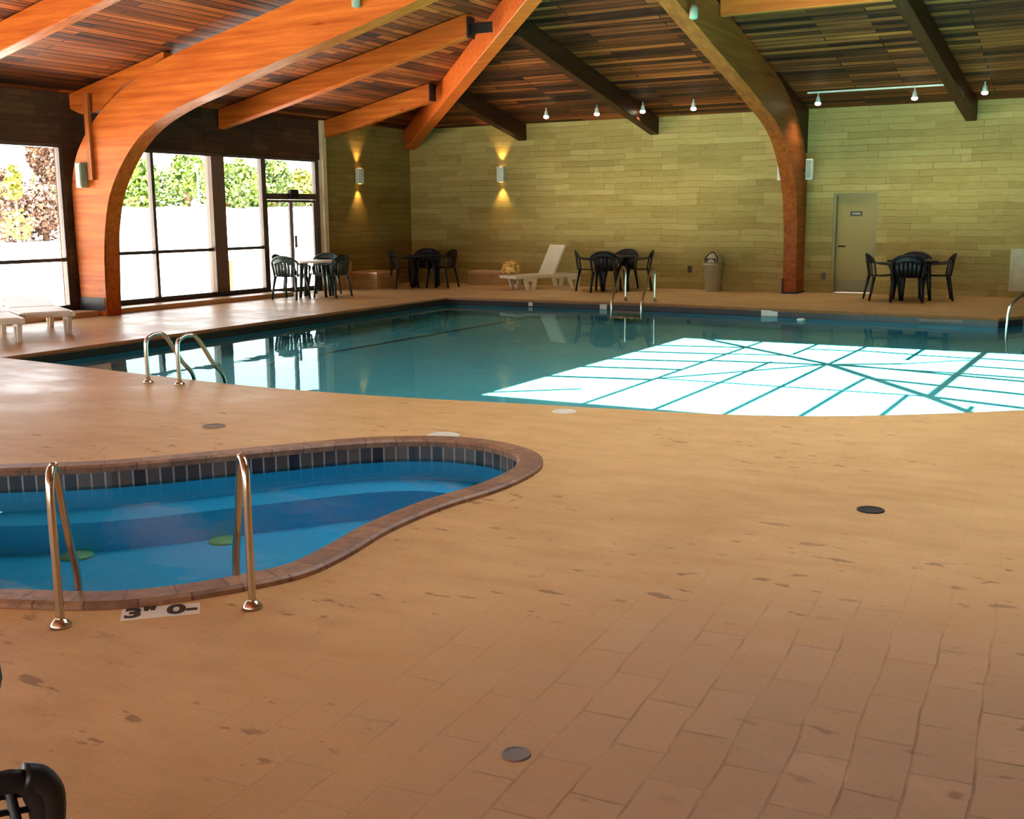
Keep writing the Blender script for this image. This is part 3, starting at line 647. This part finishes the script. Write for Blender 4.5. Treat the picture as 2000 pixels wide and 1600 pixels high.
def place(proto, loc, face, label, group=None):
    o = proto if proto.name not in usedp else copy_tree(proto); usedp.add(proto.name)
    o.location = loc; f = Vector(face); o.rotation_euler = (0, 0, math.atan2(f.y, f.x)-math.pi/2); o['label'] = label
    if group: o['group'] = group
    elif 'group' in o: del o['group']
    return o
tB = make_table(M['black'], M['black']); tG = make_table(M['green'], M['white'])
def chair_set(cen, proto, table, dirs, labels, tlabel, group):
    cen = Vector(cen)
    if table.name not in usedp: t = table
    else: t = copy_tree(table)
    usedp.add(table.name); t.location = cen; t['label'] = tlabel; t.rotation_euler = (0, 0, .5)
    for (r, f, turn), lab in zip(dirs, labels):
        d = (R_*r+F_*f)*.84; fc = Matrix.Rotation(turn, 3, 'Z')@(-d); place(proto, cen+d, fc, lab, group)
chair_set((1.05, -5.0, 0), protoG, tG, [(-.45, -.62, .3), (.42, -.12, -.2), (-.62, .15, 0), (.1, .66, 0)],
    ['dark green resin chair by the windows, nearest the pool, back to the camera', 'dark green resin chair on the right side of the white-topped table', 'dark green resin chair against the glass entrance door, left of the white-topped table', 'dark green resin chair on the far side of the white-topped table by the door'],
    'round white-topped resin table by the glass entrance door', 'green chairs around the white-topped table')
chair_set((1.5, -1.7, 0), protoB, tB, [(-.55, -.12, .2), (.45, -.1, -.2), (0, .6, 0)],
    ['black resin chair at the corner table, beside the stone planter', 'black resin chair at the right side of the corner table', 'black resin chair behind the corner table, almost hidden in the dark corner'],
    'black resin table in the dark far corner of the hall', 'black chairs around the corner table')
chair_set((5.82, -1.02, 0), protoB, tB, [(-.62, .1, .1), (-.26, -.5, .2), (.2, .56, -.3), (.58, -.02, -.1)],
    ['black resin chair nearest the white lounger, at the table under the long rafter', 'black resin chair with its back to the pool, second right of the white lounger', 'black resin chair between table and back wall, right of the white lounger', 'black resin chair at the right side of the table nearest the pool ladder'],
    'black resin table against the back wall, between white lounger and trash can', 'black chairs around the middle table')
chair_set((11.84, -1.3, 0), protoB, tB, [(-.58, .12, .1), (-.28, -.5, .2), (.2, .56, -.2), (.5, -.05, -.2)],
    ['black resin chair nearest the olive service door', 'black resin chair with its back to the pool, just right of the service door', 'black resin chair behind the table right of the service door', 'rightmost black resin chair of the set beside the service door'],
    'black resin table right of the olive service door', 'black chairs around the table by the service door')
place(protoB, (14.15, -1.75, 0), (-.3, 1, 0), 'black resin chair cut off by the right edge of the picture, before the wall hatch')
# foreground chair, mesh-backed
def mesh_chair(label, loc, rzv):
    o = thing('mesh_back_chair', label, 'chair', loc, rzv)
    # back at -y, faces +y
    bm = BM(); prof = [(-.25, -.22, .40), (.25, -.22, .40), (.26, .24, .41), (-.26, .24, .41)]
    box(bm, -.25, .25, -.22, .24, .40, .43, .012); obj('seat', bm, M['black'], o)
    def bp(u, z): return Vector((u*.27, -.24-.28*(z-.43)+.05*u*u, z))
    bm = BM(); rim = [bp(-.92, .44), bp(-1, .62)]+[bp(u, .84-.05*abs(u)**3) for u in (-.97, -.7, -.3, 0, .3, .7, .97)]+[bp(1, .62), bp(.92, .44)]
    sweep(bm, smooth_pts(rim, 4), .019, .014, 8, (0, 1, 0))
    for q in (-1, 1): sweep(bm, smooth_pts([bp(q*.93, .82), bp(q*1.0, .81), bp(q*1.05, .78), bp(q*1.04, .73), bp(q*1.0, .67)], 4), .02, .02, 10, (0, 1, 0))
    fr = obj('back_frame', bm, M['black'], o, True)
    bm = BM()
    for k in range(9):
        u = -.85+1.7*k/8; sweep(bm, [bp(u, .44), bp(u+.06, .6), bp(u, .825)], .008, .006, 6, (0, 1, 0))
    for k in range(12):
        z = .47+.029*k; sweep(bm, [bp(-.95, z), bp(0, z+.03), bp(.95, z)], .005, .005, 6)
    obj('back_lattice', bm, M['black'], o, True)
    for s in (-1, 1):
        for yy, y2 in ((.21, .27), (-.2, -.3)):
            bm = BM(); sweep(bm, [(s*.23, yy, .41), (s*.26, y2, 0)], [.03, .02], None, 8, (0, 1, 0)); obj('leg', bm, M['black'], o, True)
    return o
mesh_chair('dark lattice-backed chair cut off in the bottom left corner, nearest the camera', (13.728, -21.765, 0), math.radians(48.6)).scale = (.98, .98, 1)
t_ = copy_tree(tB); t_.location = (13.268, -21.752, 0); t_['label'] = 'dark round resin table of which only the rim shows at the left border'
# --- loungers
def make_lounger(label, loc, rzv, back_angle, m=None, group=None):
    m = m or M['white']; o = thing('sun_lounger', label, 'sun lounger', loc, rzv, group)   # head at -x, foot at +x
    bm = BM()
    for s in (-1, 1): box(bm, -.85, 1.0, s*.33-.03, s*.33+.03, .27, .34, .01)
    box(bm, .95, 1.0, -.3, .3, .27, .34, .01); box(bm, -.85, -.8, -.3, .3, .27, .34, .01); obj('frame', bm, m, o)
    bm = BM()
    for k in range(11): x = -.1+k*.097; box(bm, x, x+.085, -.3, .3, .325, .35, .004)
    box(bm, -.1, .96, -.05, .05, .31, .327); box(bm, -.1, .96, -.3, -.26, .31, .327); box(bm, -.1, .96, .26, .3, .31, .327); obj('bed', bm, m, o)
    bm = BM(); L = .78
    box(bm, -L, 0, -.31, .31, 0, .02, .006); box(bm, -L, 0, -.31, -.27, -.03, 0); box(bm, -L, 0, .27, .31, -.03, 0)
    bk = obj('backrest', bm, m, o); bk.location = (-.1, 0, .335); bk.rotation_euler = (0, back_angle, 0)
    for x in (-.7, .55):
        for s in (-1, 1):
            y0, y1 = s*.33-.028, s*.33+.028
            bm = BM(); prism(bm, [(x-.16, .28), (x+.22, .28), (x+.13, 0), (x+.05, 0), (x+.10, .2), (x-.04, .2), (x-.02, 0), (x-.10, 0)], y0, y1, 1); obj('leg', bm, m, o)
    return o
make_lounger('white resin sun lounger with raised back against the back wall, towel on its foot', (4.06, -.92, 0), math.radians(-118), math.radians(64), M['cream']).scale = (.92, .92, .9)
make_lounger('flat white resin sun lounger at the left border, the right one beside the window ledge', (1.7, -12.1, 0), math.radians(-28), math.radians(7))
make_lounger('flat white resin sun lounger cut by the left border, nearer the pool', (1.98, -13.12, 0), math.radians(-28), math.radians(7))
# crumpled towel
t = NT('towel_cloth'); n = t.noise(t.pos(), 9, 2); t.link(t.ramp(n, [(.42, srgb(210, 160, 70)), (.5, srgb(120, 76, 30)), (.56, srgb(236, 196, 110))]), t.b.inputs['Base Color']); t.b.inputs['Roughness'].default_value = .9; M['towel'] = t.m
def towel(label, loc, s, seed, m):
    bm = BM(); bmesh.ops.create_icosphere(bm, subdivisions=4, radius=1)
    for v in bm.verts:
        p = v.co.copy(); n = noise.noise(p*1.7+Vector((seed, 0, 0)))*.3+noise.noise(p*4+Vector((0, seed, 0)))*.16
        q = p*(1+n); v.co = Vector((q.x*s[0], q.y*s[1], max(-.55, q.z)*s[2]+.55*s[2]))
    o = obj('beach_towel', bm, m, None, True); o.location = loc; return tag(o, label, 'towel')
towel('crumpled yellow and brown striped towel on the foot of the white lounger', (3.62, -1.58, .352), (.21, .17, .17), 3.1, M['towel'])

# --- trash can
o = thing('trash_can', 'grey plastic trash can with a domed swing lid against the back wall', 'trash can', (7.78, -.42, 0))
bm = BM(); lathe(bm, [(.165, 0), (.17, .02), (.205, .52), (.225, .53), (.225, .57), (.2, .575)], 28); obj('body', bm, M['bin'], o, True)
bm = BM(); lathe(bm, [(.215, .575), (.215, .62), (.19, .70), (.15, .76), (.08, .80), (.02, .815)], 28); lid = obj('lid', bm, M['bin'], o, True)
bm = BM(); sweep(bm, smooth_pts([(-.13, -.185, .60), (-.12, -.17, .70), (0, -.10, .80), (.12, -.17, .70), (.13, -.185, .60)], 5), .014, .014); box(bm, -.1, .1, -.2, -.186, .59, .68, .004); obj('swing_flap', bm, M['dark'], lid, True)

# --- planters
def planter(label, x0, x1, y0, y1, h):
    o = thing('stone_planter', label, 'planter', (x0, y0, 0)); W, L = x1-x0, y1-y0
    bm = BM(); box(bm, 0, W, 0, .12, 0, h-.04); box(bm, 0, W, L-.12, L, 0, h-.04); box(bm, 0, .12, .12, L-.12, 0, h-.04); box(bm, W-.12, W, .12, L-.12, 0, h-.04); obj('body', bm, M['stone_p'], o)
    bm = BM()
    for q in ((-.0, W+.015, -.015, .13), (0, W+.015, L-.13, L), (0, .13, .13, L-.13), (W-.13, W+.015, .13, L-.13)): box(bm, *q, h-.04, h, .004)
    obj('capstone', bm, M['ledge'], o); return o
planter('stone planter box standing against the side wall next to the entrance door', .01, .82, -2.6, -1.75, .37)
planter('low stone planter against the back wall, left of the white lounger', 1.9, 2.75, -.5, -.01, .32)
bm = BM(); box(bm, .012, .16, -3.1, -2.62, 0, .62, .01); tag(obj('stone_block', bm, M['stone_p']), 'tall stone block behind the planter at the side wall', 'stone block')

# --- rails
def tube(name, pts, r, parent, m=None, n=6):
    bm = BM(); sweep(bm, smooth_pts(pts, n), r, None, 12, (.3, .5, .1)); return obj(name, bm, m or M['steel'], parent, True)
def flange(parent, x, y, z=0, r=.05):
    bm = BM(); lathe(bm, [(r, z), (r, z+.012), (r*.6, z+.03), (r*.45, z+.035)], 20); o = obj('base_flange', bm, M['steel'], parent, True); o.location = (x, y, 0); return o
# spa grab rails: post on the deck, bend at the top, back down into the water
def spa_rail(label, b, w_, h, name='grab_rail'):
    o = thing(name, label, 'handrail', (b[0], b[1], 0)); dx, dy = w_[0]-b[0], w_[1]-b[1]
    L = math.hypot(dx, dy); ux, uy = dx/L, dy/L
    pts = [(0, 0, .012), (0, 0, h*.5), (ux*.0, uy*.0, h*.86), (ux*.025, uy*.025, h*.975), (ux*.075, uy*.075, h), (ux*.12, uy*.12, h*.95), (dx*.7, dy*.7, h*.45), (dx*.97, dy*.97, .1), (dx, dy, -.2)]
    tube('tube', pts, .017, o, n=5); flange(o, 0, 0, 0, .042); return o
spa_rail('left steel grab rail at the near edge of the spa', (11.81, -19.91), (11.57, -19.62), .63)
spa_rail('right steel grab rail at the near edge of the spa', (12.34, -19.39), (12.03, -19.15), .62)
# near pool ladder
def ladder(label, a, b, dvec, h, reach, steps=2, drop=-.31):
    o = thing('pool_ladder', label, 'pool ladder', ((a[0]+b[0])/2, (a[1]+b[1])/2, 0)); cx_, cy_ = o.location.x, o.location.y
    d = Vector(dvec).normalized()
    for q in (a, b):
        x, y = q[0]-cx_, q[1]-cy_
        pts = [(x, y, .01), (x, y, h*.8), (x+d.x*.05, y+d.y*.05, h*.96), (x+d.x*.13, y+d.y*.13, h), (x+d.x*.22, y+d.y*.22, h*.92), (x+d.x*reach*.75, y+d.y*reach*.75, h*.38), (x+d.x*reach, y+d.y*reach, .0), (x+d.x*reach, y+d.y*reach, drop)]
        tube('rail', pts, .021, o, n=5); flange(o, x, y)
    for k in range(steps):
        z = -.17-.1*k; bm = BM(); pa = Vector((a[0]-cx_, a[1]-cy_, z))+Vector((d.x, d.y, 0))*reach; pb = Vector((b[0]-cx_, b[1]-cy_, z))+Vector((d.x, d.y, 0))*reach
        sweep(bm, [pa, pb], .02, .04); obj('step', bm, M['steel'], o)
    return o
ladder('steel pool ladder at the near left edge of the pool, before the window reflections', (7.04, -14.99), (7.42, -14.95), (.25, 1, 0), .47, .5)
ladder('steel pool ladder on the far side of the pool, right of the middle table', (7.14, -3.5), (7.72, -3.5), (0, -1, 0), .62, .62)
o = thing('stair_handrail', 'dark and chrome handrail at the pool steps near the right border', 'handrail', (14.0, -4.9, 0))
tube('tube', [(-.2, .05, -.3), (-.18, .05, .15), (-.1, .12, .3), (.35, .7, .75), (.5, .95, .8), (.55, 1.1, .7), (.55, 1.15, .01)], .021, o, n=5)

# --- markers, drains, outlets
mk = thing('depth_marker', 'white deck tile strip with black depth figures before the spa', 'depth marker', (12.035, -19.6, .002), math.radians(44))
bm = BM(); box(bm, -.155, .155, -.065, .065, -.002, .001); obj('tile', bm, M['marker'], mk)
text_obj('lettering', '3" 0-', .15, M['ink'], mk, (-.0, .0, .002), (0, 0, 0))
def disc(name, label, cat, x, y, r, m, z=.006):
    bm = BM(); lathe(bm, [(r, 0), (r*.96, z), (r*.8, z), (r*.78, z*.6), (.01, z*.6)], 24); o = obj(name, bm, m); o.location = (x, y, .0005); return tag(o, label, cat)
disc('floor_drain', 'round dark floor drain in the deck at the right', 'drain', 14.27, -16.64, .075, M['drain'])
disc('drain_cover', 'small grey round cover set in the deck in the foreground', 'cover', 13.92, -19.99, .045, M['lid'])
disc('deck_cover_or_glint', 'round white disc drawn as a puddle highlight on the deck right beyond the spa', 'lid', 11.07, -15.93, .12, M['marker'])  # bright puddle highlight painted in as a white disc, no lid here
disc('deck_cover_or_glint', 'small pale lid in the wet deck left of the spa top', 'lid', 9.27, -16.42, .09, M['lid'])
disc('deck_cover_or_glint', 'pale lid on the pool edge at the middle of the curved side', 'lid', 11.41, -14.62, .10, M['marker'])
for x, y, lab in ((9.88, -18.26, 'greenish drain cover on the spa floor at the left rail'), (10.46, -17.59, 'greenish drain cover on the spa floor left of the right rail')):
    bm = BM(); lathe(bm, [(.10, 0), (.095, .015), (.02, .022)], 24); o = obj('floor_drain', bm, M['sdrain'], None, True); o.location = (x, y, -.45); tag(o, lab, 'drain')
# pool-wall fittings
def plate(name, label, cat, x, y, z, wd, h, m, axis='x'):
    bm = BM()
    if axis == 'x': box(bm, -wd/2, wd/2, -.012, .0, -h/2, h/2, .002)
    else: box(bm, 0, .012, -wd/2, wd/2, -h/2, h/2, .002)
    o = obj(name, bm, m); o.location = (x, y, z); return tag(o, label, cat)
plate('depth_tile', 'small white depth tile on the far pool wall below the middle table', 'tile', 6.9, -3.955, -.085, .14, .09, M['marker'])
plate('depth_tile', 'small pale tile on the far pool wall below the white lounger', 'tile', 5.4, -3.985, -.085, .09, .07, M['marker'])
plate('depth_tile', 'small pale tile on the left pool wall near the far corner', 'tile', 3.515, -4.6, -.085, .16, .09, M['marker'], 'y')
plate('skimmer_mouth', 'white skimmer opening on the far pool wall below the back arch', 'skimmer', 10.05, -4.13, -.08, .28, .10, M['marker'])
plate('depth_tile', 'long pale tile strip on the far pool wall at the right', 'tile', 12.9, -4.40, -.075, .8, .05, M['lid'])
o = thing('pool_float', 'small white float on the water below the service door', 'float', (10.75, -4.75, -.135)); bm = BM(); lathe(bm, [(.04, 0), (.07, .015), (.07, .035), (.03, .05)], 16); obj('body', bm, M['white'], o, True); single(o)
for x, z, lab in ((9.93, .33, 'small brown wall outlet left of the service door'), (7.1, .42, 'small dark wall fitting left of the trash can, low on the back wall')):
    o = thing('wall_outlet', lab, 'outlet', (x, 0, z)); bm = BM(); box(bm, -.045, .045, -.012, 0, -.07, .07, .003); obj('plate', bm, M['outlet'], o); bm = BM(); box(bm, -.02, .02, -.018, -.012, .01, .04); box(bm, -.02, .02, -.018, -.012, -.04, -.01); obj('socket', bm, M['ink'], o)
o = thing('wall_hatch', 'pale grey-green framed hatch on the back wall at the right border', 'hatch', (13.35, 0, .12))
bm = BM(); box(bm, 0, .9, -.03, 0, 0, .06); box(bm, 0, .9, -.03, 0, .72, .78); box(bm, 0, .06, -.03, 0, .06, .72); box(bm, .84, .9, -.03, 0, .06, .72); obj('frame', bm, M['panelw'], o)
bm = BM(); box(bm, .06, .84, -.018, 0, .06, .72); obj('panel', bm, M['panelw'], o)

# ================================================================== OUTDOOR PLANTS
def tree(name, label, x, y, z0, h, wd, m, dens=900, leaf=.3, seed=0, cat='tree', group=None):
    rnd = random.Random(seed); o = thing(name, label, cat, (x, y, z0), 0, group)
    blobs = []
    for k in range(7):
        a = rnd.uniform(0, 6.28); rr = rnd.uniform(0, .55)*wd; hh = rnd.uniform(.25, .88)*h; blobs.append((Vector((math.cos(a)*rr*(1.1-hh/h), math.sin(a)*rr*(1.1-hh/h), hh)), rnd.uniform(.28, .5)*wd*(1.15-.6*hh/h)))
    blobs.append((Vector((0, 0, h*.9)), wd*.2)); blobs.append((Vector((0, 0, h*.3)), wd*.6))
    vs_, fs = [], []
    for k in range(dens):
        c, r = rnd.choice(blobs); d = Vector((rnd.gauss(0, 1), rnd.gauss(0, 1), rnd.gauss(0, 1))).normalized(); p = c+d*r*rnd.uniform(.6, 1.05); p.z = max(.02, p.z)
        a = Vector((rnd.gauss(0, 1), rnd.gauss(0, 1), rnd.gauss(0, 1))).normalized(); b = a.orthogonal().normalized(); s = leaf*rnd.uniform(.5, 1.1); i = len(vs_)
        vs_ += [p-a*s*.5, p+b*s*.35, p+a*s*.5, p-b*s*.35]; fs.append((i, i+1, i+2, i+3))
    me = bpy.data.meshes.new('foliage'); me.from_pydata([tuple(v) for v in vs_], [], fs); link('foliage', me, m, o)
    bm = BM(); sweep(bm, [(0, 0, -.1), (.05, 0, h*.4), (0, .05, h*.75)], [wd*.07, wd*.05, wd*.02], None, 8, (0, 1, 0)); obj('trunk', bm, M['bark'], o, True)
    return o
spots = [(-60, 40.5, 3.4, 5.5, 'leaf1', 'yellow-green round tree seen beside the curve of the orange arch'), (-59, 45.2, 3.6, 5, 'leaf1', 'bright green bushy tree left of the first thin window bar'),
         (-61, 49, 3.4, 4.6, 'leaf2', 'blue-green tree just right of the first thin window bar'), (-60, 52.6, 4.5, 4.2, 'leaf1', 'tall pointed bright green tree in the second window light'),
         (-58, 55.6, 3.6, 3.6, 'leaf2', 'brownish-green tree left of the thick window post'), (-60, 59.6, 3.9, 4.6, 'leaf1', 'leafy green tree right of the thick window post'),
         (-60, 64.2, 4.6, 5, 'leaf2', 'tall dark dotted tree left of the glass door'), (-61, 69.4, 3.2, 5, 'leaf4', 'pale yellow-green tree seen above the glass door, left'),
         (-60, 73.6, 3.4, 4.4, 'leaf1', 'light green tree seen above the glass door, right')]
for i, (x, y, h, wd, mm, lab) in enumerate(spots): tree('leafy_tree', lab, x, y, 2.35, h*1.05, wd, M[mm], 2600, .5, i+3)
tree('copper_tree', 'brownish copper-leaved tree filling the far left window', -31, 14.2, .4, 5.4, 2.5, M['leaf3'], 9000, .24, 21)
tree('copper_tree', 'low brown shrub at the left border of the far left window', -31, 11.9, .4, 3.4, 2.2, M['leaf3'], 2600, .24, 24)
tree('yellow_shrub', 'yellow-green shrub before the copper-coloured plants in the far left window', -27, 9.6, .2, 3.8, 1.2, M['leaf4'], 900, .22, 22, 'shrub')
bm = BM(); box(bm, -.08, .08, -.08, .08, 0, .75, .01); o = obj('timber_bollard', bm, simple('bollard_timber', srgb(96, 70, 40), .8)); o.location = (-2.5, -3.7, -.12); tag(o, 'tan timber bollard standing outside right of the thick window post', 'bollard')
bm = BM(); sweep(bm, [(0, 0, 0), (0, 0, 3.8)], .07); box(bm, -.1, .1, -.4, .4, 3.75, 3.85); o = obj('light_pole', bm, M['lampw']); o.location = (-57, 51.0, 2.3); tag(o, 'thin pale light pole among the trees outside', 'pole')
